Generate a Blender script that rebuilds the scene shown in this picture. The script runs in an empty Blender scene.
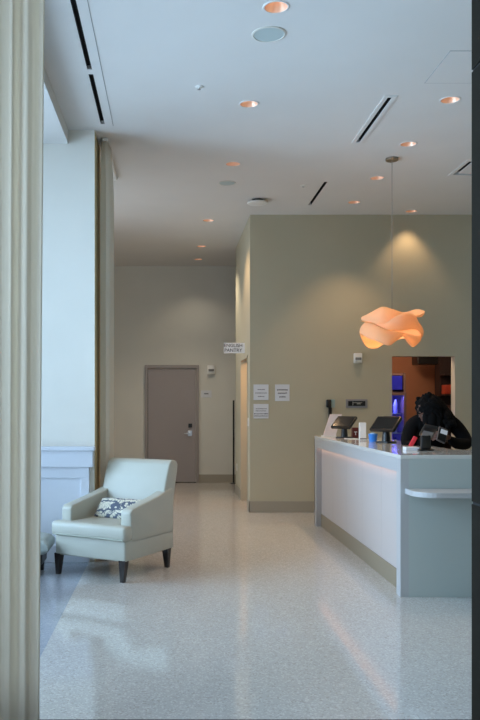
import bpy, bmesh, math, random
from mathutils import Vector, Matrix, noise
random.seed(7)
S = bpy.context.scene
C = S.collection
PI = math.pi

# ------------------------------------------------------------------ camera
EYE = 1.47
cam_d = bpy.data.cameras.new('camera')
cam = bpy.data.objects.new('camera', cam_d); C.objects.link(cam)
cam.location = (0, 0, EYE); cam.rotation_euler = (PI/2, 0, 0)
cam_d.sensor_fit = 'AUTO'; cam_d.sensor_width = 36; cam_d.lens = 40.0
cam_d.shift_x = (240-170)/720.0; cam_d.shift_y = (403-360)/720.0
cam_d.clip_start = 0.05; cam_d.clip_end = 200
S.camera = cam

# ------------------------------------------------------------------ world / daylight / exposure
w = bpy.data.worlds.new('sky'); S.world = w; w.use_nodes = True
bg = w.node_tree.nodes['Background']
bg.inputs['Color'].default_value = (0.50, 0.74, 1.0, 1); bg.inputs['Strength'].default_value = 1.2

def area(name, loc, rot, sx, sy, power, col):
    l = bpy.data.lights.new(name, 'AREA'); l.shape = 'RECTANGLE'; l.size = sx; l.size_y = sy
    l.energy = power; l.color = col
    o = bpy.data.objects.new(name, l); C.objects.link(o); o.location = loc; o.rotation_euler = rot
    return o
DAY = (0.55, 0.765, 0.99)
# daylight entering the three windows of the left wall
area('window_daylight', (-2.62, 2.1, 2.1), (0, -PI/2, 0), 3.2, 2.2, 160, DAY)
area('window_daylight', (-2.62, 4.45, 2.1), (0, -PI/2, 0), 3.2, 1.9, 215, DAY)
area('window_daylight', (-2.62, 6.35, 2.1), (0, -PI/2, 0), 3.2, 1.5, 185, DAY)
area('window_daylight', (-2.75, 9.7, 2.0), (0, -PI/2, math.radians(35)), 3.0, 2.0, 90, (0.88, 0.94, 1.0))  # added light at an unseen fourth opening, brightens the corridor
# daylight from the glazed front behind the viewpoint
area('front_daylight', (-0.5, -1.95, 1.9), (PI/2, 0, math.radians(8)), 3.4, 3.2, 44, (0.70, 0.84, 1.0))
S.view_settings.view_transform = 'Standard'
S.view_settings.look = 'None'
S.view_settings.gamma = 1.0
S.view_settings.use_curve_mapping = False
S.view_settings.exposure = 0.0

# ------------------------------------------------------------------ materials
def s2l(c):
    return tuple((v/255/12.92 if v/255 <= .04045 else ((v/255+.055)/1.055)**2.4) for v in c)
def mat(name, col, rough=.5, metal=0., spec=.5, emit=None, es=0., var=.0, vscale=6., bump=0., bscale=200., coat=0., trans=0.):
    m = bpy.data.materials.new(name); m.use_nodes = True
    nt = m.node_tree; b = nt.nodes['Principled BSDF']
    col = s2l(col)
    b.inputs['Base Color'].default_value = (*col, 1)
    b.inputs['Roughness'].default_value = rough; b.inputs['Metallic'].default_value = metal
    b.inputs['Specular IOR Level'].default_value = spec
    b.inputs['Coat Weight'].default_value = coat
    b.inputs['Transmission Weight'].default_value = trans
    tc = nt.nodes.new('ShaderNodeTexCoord')
    if var > 0:
        n = nt.nodes.new('ShaderNodeTexNoise'); n.inputs['Scale'].default_value = vscale; n.inputs['Detail'].default_value = 4
        r = nt.nodes.new('ShaderNodeValToRGB')
        r.color_ramp.elements[0].position = .3; r.color_ramp.elements[1].position = .7
        r.color_ramp.elements[0].color = (*[max(0, c*(1-var)) for c in col], 1)
        r.color_ramp.elements[1].color = (*[min(1, c*(1+var)) for c in col], 1)
        nt.links.new(tc.outputs['Object'], n.inputs['Vector']); nt.links.new(n.outputs['Fac'], r.inputs['Fac'])
        nt.links.new(r.outputs['Color'], b.inputs['Base Color'])
    if bump > 0:
        n2 = nt.nodes.new('ShaderNodeTexNoise'); n2.inputs['Scale'].default_value = bscale
        bp = nt.nodes.new('ShaderNodeBump'); bp.inputs['Strength'].default_value = bump; bp.inputs['Distance'].default_value = .002
        nt.links.new(tc.outputs['Object'], n2.inputs['Vector']); nt.links.new(n2.outputs['Fac'], bp.inputs['Height'])
        nt.links.new(bp.outputs['Normal'], b.inputs['Normal'])
    if emit:
        b.inputs['Emission Color'].default_value = (*s2l(emit), 1); b.inputs['Emission Strength'].default_value = es
    return m

def terrazzo(name, base, light, dark, rough=.16):
    m = bpy.data.materials.new(name); m.use_nodes = True
    nt = m.node_tree; b = nt.nodes['Principled BSDF']
    tc = nt.nodes.new('ShaderNodeTexCoord')
    def vor(scale):
        v = nt.nodes.new('ShaderNodeTexVoronoi'); v.inputs['Scale'].default_value = scale
        nt.links.new(tc.outputs['Object'], v.inputs['Vector'])
        s = nt.nodes.new('ShaderNodeSeparateColor'); nt.links.new(v.outputs['Color'], s.inputs['Color'])
        return s
    a = vor(115); c = vor(60)
    r = nt.nodes.new('ShaderNodeValToRGB'); r.color_ramp.interpolation = 'CONSTANT'
    e = r.color_ramp.elements
    e[0].position = 0; e[0].color = (*s2l(dark), 1)
    e[1].position = .10; e[1].color = (*s2l(base), 1)
    x = e.new(.82); x.color = (*s2l(light), 1)
    nt.links.new(a.outputs[0], r.inputs['Fac'])
    r2 = nt.nodes.new('ShaderNodeValToRGB'); r2.color_ramp.interpolation = 'CONSTANT'
    r2.color_ramp.elements[0].color = (.97, .97, .97, 1); r2.color_ramp.elements[1].position = .12; r2.color_ramp.elements[1].color = (1, 1, 1, 1)
    x = r2.color_ramp.elements.new(.9); x.color = (1.05, 1.05, 1.03, 1)
    nt.links.new(c.outputs[1], r2.inputs['Fac'])
    mx = nt.nodes.new('ShaderNodeMix'); mx.data_type = 'RGBA'; mx.blend_type = 'MULTIPLY'; mx.inputs[0].default_value = 1
    nt.links.new(r.outputs['Color'], mx.inputs[6]); nt.links.new(r2.outputs['Color'], mx.inputs[7])
    nt.links.new(mx.outputs[2], b.inputs['Base Color'])
    n = nt.nodes.new('ShaderNodeTexNoise'); n.inputs['Scale'].default_value = 1.5; n.inputs['Detail'].default_value = 3
    nt.links.new(tc.outputs['Object'], n.inputs['Vector'])
    mr = nt.nodes.new('ShaderNodeMapRange'); mr.inputs['To Min'].default_value = rough*.8; mr.inputs['To Max'].default_value = rough*1.25
    nt.links.new(n.outputs['Fac'], mr.inputs['Value']); nt.links.new(mr.outputs['Result'], b.inputs['Roughness'])
    b.inputs['Specular IOR Level'].default_value = 1.0
    return m

M = {}
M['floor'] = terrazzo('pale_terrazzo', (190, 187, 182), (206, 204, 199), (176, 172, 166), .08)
M['floor_blue'] = terrazzo('slate_terrazzo', (158, 164, 174), (170, 177, 186), (144, 151, 161), .10)  # slate terrazzo, lightened to carry part of its glossy reflection
M['floor_dark'] = terrazzo('charcoal_terrazzo', (112, 104, 104), (140, 132, 130), (82, 76, 78))
M['ceiling'] = mat('ceiling_paint', (214, 212, 208), .9, var=.015, vscale=2)
M['white_wall'] = mat('cream_wall_paint', (226, 222, 212), .8, var=.012, vscale=3)
M['beige_wall'] = mat('beige_wall_paint', (180, 173, 150), .75, var=.02, vscale=2, bump=.15)
M['tan_wall'] = mat('tan_side_paint', (188, 172, 132), .8, var=.02)  # shade on the pier's side put into a tan colour
M['orange_wall'] = mat('terracotta_wall_paint', (172, 118, 86), .8, var=.03)
M['base'] = mat('taupe_baseboard', (156, 148, 132), .5)
M['wainscot'] = mat('wainscot_paint', (214, 218, 226), .4, var=.01)
M['jamb'] = mat('dark_metal_panel', (26, 22, 15), .85, spec=.12, metal=.0, var=.04)
M['jamb_gap'] = mat('panel_gap', (8, 8, 9), .8)
M['door'] = mat('taupe_door_paint', (152, 144, 142), .5, var=.01)
M['doorframe'] = mat('taupe_frame_paint', (150, 142, 138), .45)
M['white'] = mat('white_plastic', (228, 228, 224), .4)
M['offwhite'] = mat('warm_white_plastic', (205, 202, 192), .45)
M['black'] = mat('black_plastic', (16, 16, 17), .35)
M['slotblack'] = mat('duct_black', (9, 9, 10), .9)
M['blackmetal'] = mat('black_metal', (20, 20, 22), .3, metal=.6)
M['steel'] = mat('brushed_steel', (190, 192, 195), .3, metal=.9)
M['nickel'] = mat('satin_nickel', (150, 140, 125), .35, metal=.9)
M['copper'] = mat('warm_reflector', (236, 200, 172), .4, metal=.5)
M['bulb'] = mat('downlight_lamp', (255, 226, 190), .4, emit=(255, 200, 150), es=5)
M['leather'] = mat('pale_leather', (181, 181, 169), .42, spec=.45, var=.02, vscale=5, bump=.25, bscale=320)
M['piping'] = mat('leather_seam', (166, 170, 156), .5)
M['legwood'] = mat('espresso_wood', (30, 22, 20), .35, var=.2, vscale=30)
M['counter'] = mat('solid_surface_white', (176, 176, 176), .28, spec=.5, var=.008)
M['counter_top'] = mat('polished_worktop', (206, 205, 200), .10, spec=.6, var=.01, coat=.3)
M['frontpanel'] = mat('front_panel_white', (188, 180, 176), .35)
M['seam'] = mat('panel_joint', (150, 150, 150), .6)
M['endpanel'] = mat('end_panel_grey', (176, 184, 180), .4)  # grey-green tint carries the end panel's shadow in its colour
M['kick'] = mat('olive_kickboard', (140, 128, 108), .45)
M['led'] = mat('warm_led_strip', (255, 220, 190), .5, emit=(255, 196, 165), es=7)
M['jacket'] = mat('black_knit', (9, 8, 9), .95, spec=.15, bump=.4, bscale=120)
M['trousers'] = mat('black_cotton', (15, 15, 18), .9)
M['skin'] = mat('brown_skin', (84, 54, 42), .55)
M['hair'] = mat('black_hair', (6, 5, 5), .9, spec=.15, bump=.8, bscale=60)
M['red'] = mat('red_cloth', (200, 40, 50), .7)
M['paper'] = mat('white_paper', (212, 214, 218), .7)
M['ink'] = mat('dark_ink', (58, 58, 66), .7)
M['blackink'] = mat('black_ink', (28, 28, 32), .7)
M['blue'] = mat('blue_plastic', (50, 130, 215), .4)
M['darkred'] = mat('dark_red_card', (92, 24, 26), .5)
M['screen'] = mat('dark_screen', (10, 12, 14), .12)
M['grey'] = mat('grey_plastic', (120, 118, 116), .5)
M['fridge'] = mat('fridge_cabinet', (120, 92, 82), .4, metal=.2)
M['fridge_in'] = mat('cooler_interior', (60, 60, 200), .5, emit=(56, 52, 250), es=.9)  # liner emits blue itself, standing in for light falling on it
M['fridge_led'] = mat('cooler_light', (150, 150, 255), .5, emit=(120, 120, 255), es=1.0)
M['header'] = mat('cooler_header', (30, 30, 160), .4, emit=(20, 22, 130), es=.25)

M['bottle'] = mat('pale_bottle', (170, 175, 235), .25)
M['bottlecap'] = mat('bottle_cap', (40, 40, 130), .4)
M['shelfwood'] = mat('dark_shelf', (44, 30, 26), .6)
def glass_mat(name, col):
    m = bpy.data.materials.new(name); m.use_nodes = True; nt = m.node_tree; out = nt.nodes['Material Output']
    t = nt.nodes.new('ShaderNodeBsdfTransparent'); t.inputs['Color'].default_value = (*col, 1)
    g = nt.nodes.new('ShaderNodeBsdfGlossy'); g.inputs['Roughness'].default_value = .02
    f = nt.nodes.new('ShaderNodeFresnel'); f.inputs['IOR'].default_value = 1.45
    mx = nt.nodes.new('ShaderNodeMixShader'); nt.links.new(f.outputs[0], mx.inputs[0]); nt.links.new(t.outputs[0], mx.inputs[1]); nt.links.new(g.outputs[0], mx.inputs[2])
    nt.links.new(mx.outputs[0], out.inputs['Surface']); return m
M['reader'] = mat('reader_plastic', (70, 66, 66), .5)
M['joint'] = mat('panel_joint_line', (168, 168, 166), .9)
M['glass'] = glass_mat('window_glass', (.96, .98, 1.0))
M['ottoman'] = mat('pale_bench_leather', (170, 180, 176), .5, bump=.2)

def curtain_mat(name, col, tr):
    m = bpy.data.materials.new(name); m.use_nodes = True; nt = m.node_tree
    out = nt.nodes['Material Output']; b = nt.nodes['Principled BSDF']
    b.inputs['Base Color'].default_value = (*s2l(col), 1); b.inputs['Roughness'].default_value = .9
    b.inputs['Specular IOR Level'].default_value = .1
    t = nt.nodes.new('ShaderNodeBsdfTranslucent'); t.inputs['Color'].default_value = (*s2l(col), 1)
    mx = nt.nodes.new('ShaderNodeMixShader'); mx.inputs[0].default_value = tr
    tc = nt.nodes.new('ShaderNodeTexCoord'); wv = nt.nodes.new('ShaderNodeTexNoise'); wv.inputs['Scale'].default_value = 350
    bp = nt.nodes.new('ShaderNodeBump'); bp.inputs['Strength'].default_value = .2; bp.inputs['Distance'].default_value = .001
    nt.links.new(tc.outputs['Object'], wv.inputs['Vector']); nt.links.new(wv.outputs['Fac'], bp.inputs['Height'])
    nt.links.new(bp.outputs['Normal'], b.inputs['Normal'])
    nt.links.new(b.outputs[0], mx.inputs[1]); nt.links.new(t.outputs[0], mx.inputs[2]); nt.links.new(mx.outputs[0], out.inputs['Surface'])
    return m
M['curtain'] = curtain_mat('cream_curtain', (232, 222, 204), .48)
M['curtain_far'] = curtain_mat('ivory_curtain', (250, 242, 226), .35)  # same curtain cloth made paler in place of light it lacks
M['veneer'] = curtain_mat('wood_veneer', (246, 212, 170), .46)

def pattern_mat():
    m = bpy.data.materials.new('floral_fabric'); m.use_nodes = True; nt = m.node_tree; b = nt.nodes['Principled BSDF']
    b.inputs['Roughness'].default_value = .9
    tc = nt.nodes.new('ShaderNodeTexCoord')
    n = nt.nodes.new('ShaderNodeTexNoise'); n.inputs['Scale'].default_value = 9; n.inputs['Detail'].default_value = 1
    v = nt.nodes.new('ShaderNodeTexVoronoi'); v.feature = 'DISTANCE_TO_EDGE'; v.inputs['Scale'].default_value = 30
    mx = nt.nodes.new('ShaderNodeMix'); mx.data_type = 'RGBA'; mx.inputs[0].default_value = .12
    nt.links.new(tc.outputs['Object'], mx.inputs[6]); nt.links.new(tc.outputs['Object'], n.inputs['Vector'])
    nt.links.new(n.outputs['Color'], mx.inputs[7]); nt.links.new(mx.outputs[2], v.inputs['Vector'])
    wv = nt.nodes.new('ShaderNodeTexWave'); wv.wave_type = 'RINGS'; wv.inputs['Scale'].default_value = 9; wv.inputs['Distortion'].default_value = 6
    wv.inputs['Detail'].default_value = 1; nt.links.new(tc.outputs['Object'], wv.inputs['Vector'])
    mul = nt.nodes.new('ShaderNodeMath'); mul.operation = 'MULTIPLY'
    nt.links.new(v.outputs['Distance'], mul.inputs[0]); mul.inputs[1].default_value = 3.0
    ad = nt.nodes.new('ShaderNodeMath'); ad.operation = 'MULTIPLY'
    nt.links.new(mul.outputs[0], ad.inputs[0]); nt.links.new(wv.outputs['Fac'], ad.inputs[1])
    r = nt.nodes.new('ShaderNodeValToRGB'); r.color_ramp.elements[0].position = .035; r.color_ramp.elements[1].position = .11
    r.color_ramp.elements[0].color = (*s2l((84, 92, 108)), 1); r.color_ramp.elements[1].color = (*s2l((212, 208, 190)), 1)
    nt.links.new(ad.outputs[0], r.inputs['Fac']); nt.links.new(r.outputs['Color'], b.inputs['Base Color'])
    return m
M['floral'] = pattern_mat()

# ------------------------------------------------------------------ mesh helpers
class MB:
    def __init__(s): s.bm = bmesh.new()
    def box(s, x0, x1, y0, y1, z0, z1, bevel=0, seg=2, rot=None):
        c = Vector(((x0+x1)/2, (y0+y1)/2, (z0+z1)/2))
        t = bmesh.new(); bmesh.ops.create_cube(t, size=1)
        bmesh.ops.scale(t, vec=(x1-x0, y1-y0, z1-z0), verts=t.verts)
        if bevel > 0: bmesh.ops.bevel(t, geom=t.edges[:], offset=bevel, segments=seg, profile=.5, affect='EDGES')
        mtx = Matrix.Translation(c) @ (rot.to_4x4() if rot else Matrix())
        bmesh.ops.transform(t, matrix=mtx, verts=t.verts); s.add(t); return s
    def add(s, t):
        me = bpy.data.meshes.new('t'); t.to_mesh(me); t.free(); s.bm.from_mesh(me); bpy.data.meshes.remove(me)
    def cyl(s, p0, p1, r0, r1=None, n=24, caps=True):
        r1 = r0 if r1 is None else r1
        p0 = Vector(p0); p1 = Vector(p1); d = p1-p0
        t = bmesh.new(); bmesh.ops.create_cone(t, cap_ends=caps, segments=n, radius1=r0, radius2=r1, depth=d.length)
        bmesh.ops.transform(t, matrix=Matrix.Translation((p0+p1)/2) @ d.to_track_quat('Z', 'Y').to_matrix().to_4x4(), verts=t.verts)
        s.add(t); return s
    def sphere(s, c, r, sc=(1, 1, 1), n=20):
        t = bmesh.new(); bmesh.ops.create_uvsphere(t, u_segments=n, v_segments=n//2+2, radius=r)
        bmesh.ops.transform(t, matrix=Matrix.Translation(c) @ Matrix.Diagonal((*sc, 1)), verts=t.verts); s.add(t); return s
    def lathe(s, c, prof, n=32):
        rings = []
        for r, z in prof:
            rings.append([s.bm.verts.new((c[0]+r*math.cos(2*PI*k/n), c[1]+r*math.sin(2*PI*k/n), c[2]+z)) for k in range(n)])
        for a, b in zip(rings, rings[1:]):
            for k in range(n): s.bm.faces.new((a[k], a[(k+1) % n], b[(k+1) % n], b[k]))
        return s
    def tube(s, pts, r, n=10):
        pts = [Vector(p) for p in pts]
        for a, b in zip(pts, pts[1:]): s.cyl(a, b, r, n=n)
        for p in pts[1:-1]: s.sphere(p, r, n=8)
        return s
    def prism(s, pts, axis, a, b, bevel=0):
        """closed outline pts (2d) extruded along axis from a to b"""
        t = bmesh.new()
        def mk(u, v, h): return {'x': (h, u, v), 'y': (u, h, v), 'z': (u, v, h)}[axis]
        A = [t.verts.new(mk(u, v, a)) for u, v in pts]; B = [t.verts.new(mk(u, v, b)) for u, v in pts]
        n = len(pts)
        for k in range(n): t.faces.new((A[k], A[(k+1) % n], B[(k+1) % n], B[k]))
        t.faces.new(A[::-1]); t.faces.new(B)
        bmesh.ops.recalc_face_normals(t, faces=t.faces)
        if bevel: bmesh.ops.bevel(t, geom=t.edges[:], offset=bevel, segments=3, profile=.5, affect='EDGES')
        s.add(t); return s
    def build(s, name, m, parent=None, smooth=False, recalc=True):
        if recalc: bmesh.ops.recalc_face_normals(s.bm, faces=s.bm.faces)
        me = bpy.data.meshes.new(name); s.bm.to_mesh(me); s.bm.free()
        for mm in (m if isinstance(m, list) else [m]): me.materials.append(mm)
        if smooth:
            for p in me.polygons: p.use_smooth = True
        o = bpy.data.objects.new(name, me); C.objects.link(o)
        if parent:
            o.parent = parent
            o.matrix_parent_inverse = Matrix.Identity(4)
        return o
def auto(o, ang=35):
    """smooth faces, sharp edges above the angle"""
    for p in o.data.polygons: p.use_smooth = True
    bm = bmesh.new(); bm.from_mesh(o.data)
    for e in bm.edges:
        if len(e.link_faces) == 2 and e.calc_face_angle(0) > math.radians(ang): e.smooth = False
    bm.to_mesh(o.data); bm.free(); return o
def tag(o, label, cat, group=None):
    o['label'] = label; o['category'] = cat
    if group: o['group'] = group
    return o
def thing(name, label, cat, loc=(0, 0, 0), rz=0, group=None):
    o = bpy.data.objects.new(name, None); C.objects.link(o); o.location = loc; o.rotation_euler = (0, 0, rz)
    o.empty_display_size = .1
    return tag(o, label, cat, group)
def struct(o): o['kind'] = 'structure'; return o
def dup(root, loc, label=None, group=None):
    r = root.copy(); C.objects.link(r); r.location = loc
    if label: r['label'] = label
    if group: r['group'] = group
    for ch in list(root.children):
        c = ch.copy(); C.objects.link(c); c.parent = r
        for g in ch.children:
            d = g.copy(); C.objects.link(d); d.parent = c
    return r
def X(px, D): return (px-170)*D/800
def Z(py, D): return EYE + (403-py)*D/800

# ------------------------------------------------------------------ the room
XL, XR, YB, YF = -2.4, 5.6, -2.0, 14.79
CK = 2.53/2.49; WY = 7.42
H = 4.0; YM = 10.75; XC = 1.075; YE = 13.1; YT = 3.72
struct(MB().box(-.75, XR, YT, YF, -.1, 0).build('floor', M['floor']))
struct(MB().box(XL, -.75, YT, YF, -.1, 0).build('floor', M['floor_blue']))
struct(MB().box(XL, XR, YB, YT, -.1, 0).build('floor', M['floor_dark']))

# ceiling slab with real openings for every recessed fitting
DL = [(.667, 5.03), (.658, 6.66), (.656, 8.33), (.52, 10.9), (.50, 12.7), (.49, 13.85),
      (2.30, 6.57), (2.29, 7.69), (2.29, 8.85), (2.28, 9.91), (3.13, 10.38)]
DL = [(x*CK, y*CK) for x, y in DL]
SLOTS = [(-.60, 3.0, 5.97), (-.60, 6.06, 7.14), (1.79, 6.51, 7.63), (1.755, 9.01, 10.06)]
SLOTS = [(x*CK, a*CK, b*CK) for x, a, b in SLOTS]
ceil = MB().box(XL, XR, YB, YF, H, H+.16).build('ceiling', M['ceiling']); struct(ceil)
cut = MB()
for x, y in DL: cut.cyl((x, y, H-.05), (x, y, H+.12), .078, n=32)
for x, y0, y1 in SLOTS: cut.box(x-.018, x+.018, y0, y1, H-.05, H+.12)
cut.box(3.12, 3.63, 8.35, 8.87, H-.05, H+.05)
cut.box(XL-.1, -.945, 3.9, WY, H-.05, H+.2)          # the dropped soffit takes this bay
cutter = cut.build('cutter', M['ceiling'])
bo = ceil.modifiers.new('cut', 'BOOLEAN'); bo.operation = 'DIFFERENCE'; bo.object = cutter; bo.solver = 'EXACT'; bo.use_self = True
bpy.context.view_layer.update()
dg = bpy.context.evaluated_depsgraph_get()
me = bpy.data.meshes.new_from_object(ceil.evaluated_get(dg)); ceil.modifiers.clear(); ceil.data = me
bpy.data.objects.remove(cutter)
struct(MB().box(XL, -.945, 3.9, WY, 3.875, H+.16).build('ceiling', M['ceiling']))
struct(MB().box(-.520, -.516, 3.0, 7.3, H-.0015, H+.01).build('trim_1', M['grey']))

# left wall with three windows, pier and the wall beyond
wl = MB(); wins = [(1.0, 3.2), (3.5, 5.4), (5.6, 7.2), (8.7, 11.0)]  # last opening is unseen, added to let light into the corridor
wz0, wz1 = .45, 3.74
wl.box(XL-.2, XL, YB, YF, 0, wz0); wl.box(XL-.2, XL, YB, YF, wz1, H)
ys = [YB] + [v for a in wins for v in a] + [YF]
for a, b in zip(ys[::2], ys[1::2]): wl.box(XL-.2, XL, a, b, wz0, wz1)
struct(wl.build('wall_left', M['white_wall']))
for i, (a, b) in enumerate(wins):
    wroot = struct(bpy.data.objects.new('window_%d' % (i+1), None)); C.objects.link(wroot); wroot.location = (XL, a, wz0)
    f = MB()
    t = .05; L = b-a; hh = wz1-wz0
    f.box(-.12, -.05, 0, L, 0, t); f.box(-.12, -.05, 0, L, hh-t, hh)
    f.box(-.12, -.05, 0, t, t, hh-t); f.box(-.12, -.05, L-t, L, t, hh-t); f.box(-.12, -.05, L/2-.025, L/2+.025, t, hh-t)
    f.build('window_frame', M['wainscot'], wroot)
    MB().box(-.09, -.08, t, L-t, t, hh-t).build('window_glass', M['glass'], wroot)
    MB().box(0, .05, -.03, L+.03, -.035, 0, .008).build('window_sill', M['wainscot'], wroot)
PR = -.696
pier = MB().box(XL, PR-.004, WY, 8.0, 0, H).build('wall_left_pier', M['white_wall']); pier.name = 'wall_left'; struct(pier)
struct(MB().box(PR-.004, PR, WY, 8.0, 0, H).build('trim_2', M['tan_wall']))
# wainscot on the pier: base, stiles and rails round recessed panels, frieze and cap
wt = MB(); wx = -.745
wt.box(XL, wx, WY-.03, WY, 0, .93)
wt.box(XL, wx, WY-.045, WY-.03, 0, .16, .004)
wt.box(XL, wx, WY-.045, WY-.03, .78, .93, .003)
for sx in (wx, -1.55, XL+.08): wt.box(sx-.08, sx, WY-.045, WY-.03, .16, .78, .003)
wt.box(XL, -.708, WY-.07, WY, .88, 1.03, .004)
wt.box(XL, -.690, WY-.09, WY, 1.03, 1.07, .008)
struct(wt.build('trim_3', M['wainscot']))

# glazed front behind the viewpoint
wb = MB().box(XL, -2.2, YB-.2, YB, 0, H).box(1.3, XR, YB-.2, YB, 0, H).box(-2.2, 1.3, YB-.2, YB, 3.6, H)
struct(wb.build('wall_back', M['beige_wall']))
# dark metal jamb of the opening the view looks through
j = MB()
for z0, z1 in ((0, 1.035), (1.045, 2.895), (2.905, H)): j.box(1.30, 1.6, YB, 3.45, z0, z1, .002)
struct(j.build('wall_front', M['jamb']))
struct(MB().box(1.305, 1.595, YB, 3.445, .9, 3.0).build('trim_4', M['jamb_gap']))
struct(MB().box(1.6, XR, 3.3, 3.45, 0, H).build('wall_front', M['beige_wall']))
struct(MB().box(XR, XR+.2, YB, YF, 0, H).build('wall_right', M['beige_wall']))

# reception wall with doorway, corridor wall with pantry doorway
DX0, DX1, DZ = 2.983, 3.83, 2.10
wm = MB().box(XC, DX0, YM, YM+.15, 0, H).box(DX1, XR, YM, YM+.15, 0, H).box(DX0, DX1, YM, YM+.15, DZ, H)
struct(wm.build('wall_reception', M['beige_wall']))
PY0, PY1 = 11.05, 12.08
wc = MB().box(XC, XC+.15, YM+.15, PY0, 0, H).box(XC, XC+.15, PY1, YE, 0, H).box(XC, XC+.15, PY0, PY1, 2.13, H)
struct(wc.build('wall_corridor', M['beige_wall']))
struct(MB().box(XC+.15, XR, YE-.15, YE, 0, H).build('wall_corridor_end', M['beige_wall']))
struct(MB().box(XL, XR, YF, YF+.2, 0, H).build('wall_far', mat('pale_beige_wall_paint', (208, 206, 196), .75, var=.02, vscale=2, bump=.15)))  # wall beige lightened to stand in for missing corridor light
# back office lining
struct(MB().box(2.2, XR, 12.85, 12.93, 0, 2.7).build('wall_office_back', M['orange_wall']))
struct(MB().box(2.12, 2.2, YM+.15, 12.93, 0, 2.7).build('wall_office_left', M['orange_wall']))
struct(MB().box(XC+.15, XR, YM+.15, 12.95, 2.7, 2.8).build('ceiling_office', M['ceiling']))
# baseboards
b = MB().box(XC-.012, DX0, YM-.012, YM, 0, .15, .002).box(DX1, XR, YM-.012, YM, 0, .15, .002)
struct(b.build('baseboard_reception', M['base']))
b = MB().box(XC-.012, XC, YM-.012, PY0-.05, 0, .15, .002).box(XC-.012, XC, PY1+.05, YE, 0, .15, .002)
struct(b.build('baseboard_corridor', M['base']))
struct(MB().box(XL, -.50, YF-.012, YF, 0, .15, .002).box(.53, XR, YF-.012, YF, 0, .15, .002).build('baseboard_far', M['base']))
# doorway casing of the pantry
struct(MB().box(XC-.01, XC+.155, PY1-.03, PY1, 0, 2.13).box(XC-.01, XC+.155, PY0, PY0+.03, 0, 2.13).box(XC-.01, XC+.155, PY0, PY1, 2.10, 2.13).build('trim_5', M['beige_wall']))

# far grey door
D1 = YF
dr = struct(bpy.data.objects.new('door_1', None)); C.objects.link(dr); dr.location = (-.462, YF, 0)
dw = .995
MB().box(0, .05, -.05, 0, 0, 2.17, .004).box(dw-.05, dw, -.05, 0, 0, 2.17, .004).box(.05, dw-.05, -.05, 0, 2.11, 2.17, .004).build('door_frame', M['doorframe'], dr)
MB().box(.056, dw-.056, -.03, 0, .012, 2.104, .003).build('door_leaf', M['door'], dr)
MB().box(.05, .056, -.012, 0, 0, 2.11).box(.05, dw-.05, -.012, 0, 0, .012).build('door_gap', M['jamb_gap'], dr)
kp = MB().box(.80, .87, -.055, -.03, 1.02, 1.09, .004).build('keypad', M['black'], dr)
hd = MB().box(.795, .865, -.036, -.03, .86, .96, .004).cyl((.83, -.03, .91), (.83, -.08, .91), .012).cyl((.83, -.075, .91), (.72, -.075, .91), .010).build('door_handle', M['steel'], dr)

# ------------------------------------------------------------------ ceiling fittings
def downlight(x, y, label, group, power, proto=[None], col=(1, .66, .37), cone=88):
    if proto[0] is None:
        r = thing('recessed_downlight', label, 'ceiling light', (x, y, H), 0, group)
        auto(MB().lathe((0, 0, 0), [(.074, .0), (.074, -.004), (.083, -.004), (.088, 0), (.088, .001)]).build('trim_ring', M['ceiling'], r))
        auto(MB().lathe((0, 0, 0), [(.0745, 0), (.060, .06), (.036, .085), (0.0005, .088)]).build('reflector', M['copper'], r))
        MB().sphere((0, 0, .062), .021, (1, 1, 1.0), 16).build('lamp', M['bulb'], r, smooth=True)
        proto[0] = r
    else:
        r = dup(proto[0], (x, y, H), label, group)
    l = bpy.data.lights.new('downlight_beam', 'SPOT'); l.energy = power; l.color = col; l.spot_size = math.radians(cone); l.spot_blend = .7
    l.shadow_soft_size = .04
    lo = bpy.data.objects.new('downlight_beam', l); C.objects.link(lo); lo.location = (x, y, H-.012)
    return r
labs = ['recessed downlight nearest the viewer, beside the round white speaker', 'second recessed downlight back in the left row, right of the sprinkler',
        'third recessed downlight back in the left row above the corridor', 'fourth recessed downlight back in the left row above the corridor',
        'small recessed downlight deep in corridor, second from the grey door', 'small recessed downlight deepest in the corridor, nearest the grey door',
        'recessed downlight at far right between access panel and square vent', 'recessed downlight just above and right of the pendant canopy',
        'recessed downlight just left of the pendant canopy', 'recessed downlight in right row nearest the reception wall',
        'recessed downlight close to reception wall, washing it above the pendant']
pw = [34, 34, 44, 76, 105, 18, 48, 54, 58, 66, 27]
for i, ((x, y), lb, p) in enumerate(zip(DL, labs, pw)):
    hall = i in (4, 5)      # the corridor fittings are wide floods, the lobby ones narrow and warmer
    downlight(x, y, lb, 'recessed downlights in the ceiling', p, col=(1, .86, .68) if hall else (1, .66, .37), cone=112 if i in (3, 4, 5) else 88)
def slot(x, y0, y1, label, frame=True):
    r = thing('slot_diffuser', label, 'air vent', (x, y0, H), 0, 'black linear slot diffusers')
    L = y1-y0
    MB().box(-.0175, .0175, .001, L-.001, .03, .035).box(-.0175, -.016, 0, L, -.0, .03).box(.016, .0175, 0, L, 0, .03).build('slot_liner', M['slotblack'], r)
    if frame: MB().box(-.055, -.018, -.03, L+.03, -.006, 0, .001).box(.018, .055, -.03, L+.03, -.006, 0, .001).box(-.018, .018, -.03, 0, -.006, 0, .001).box(-.018, .018, L, L+.03, -.006, 0, .001).build('slot_frame', M['ceiling'], r)
    return r
slot(*SLOTS[0], 'long black slot vent running out of the picture at upper left', False)
slot(*SLOTS[1], 'shorter black slot vent ending above the far curtain', False)
slot(*SLOTS[2], 'black slot vent with pale frame, in mid ceiling left of right-hand downlights')
slot(*SLOTS[3], 'small far black slot vent near the reception wall', False)

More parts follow.
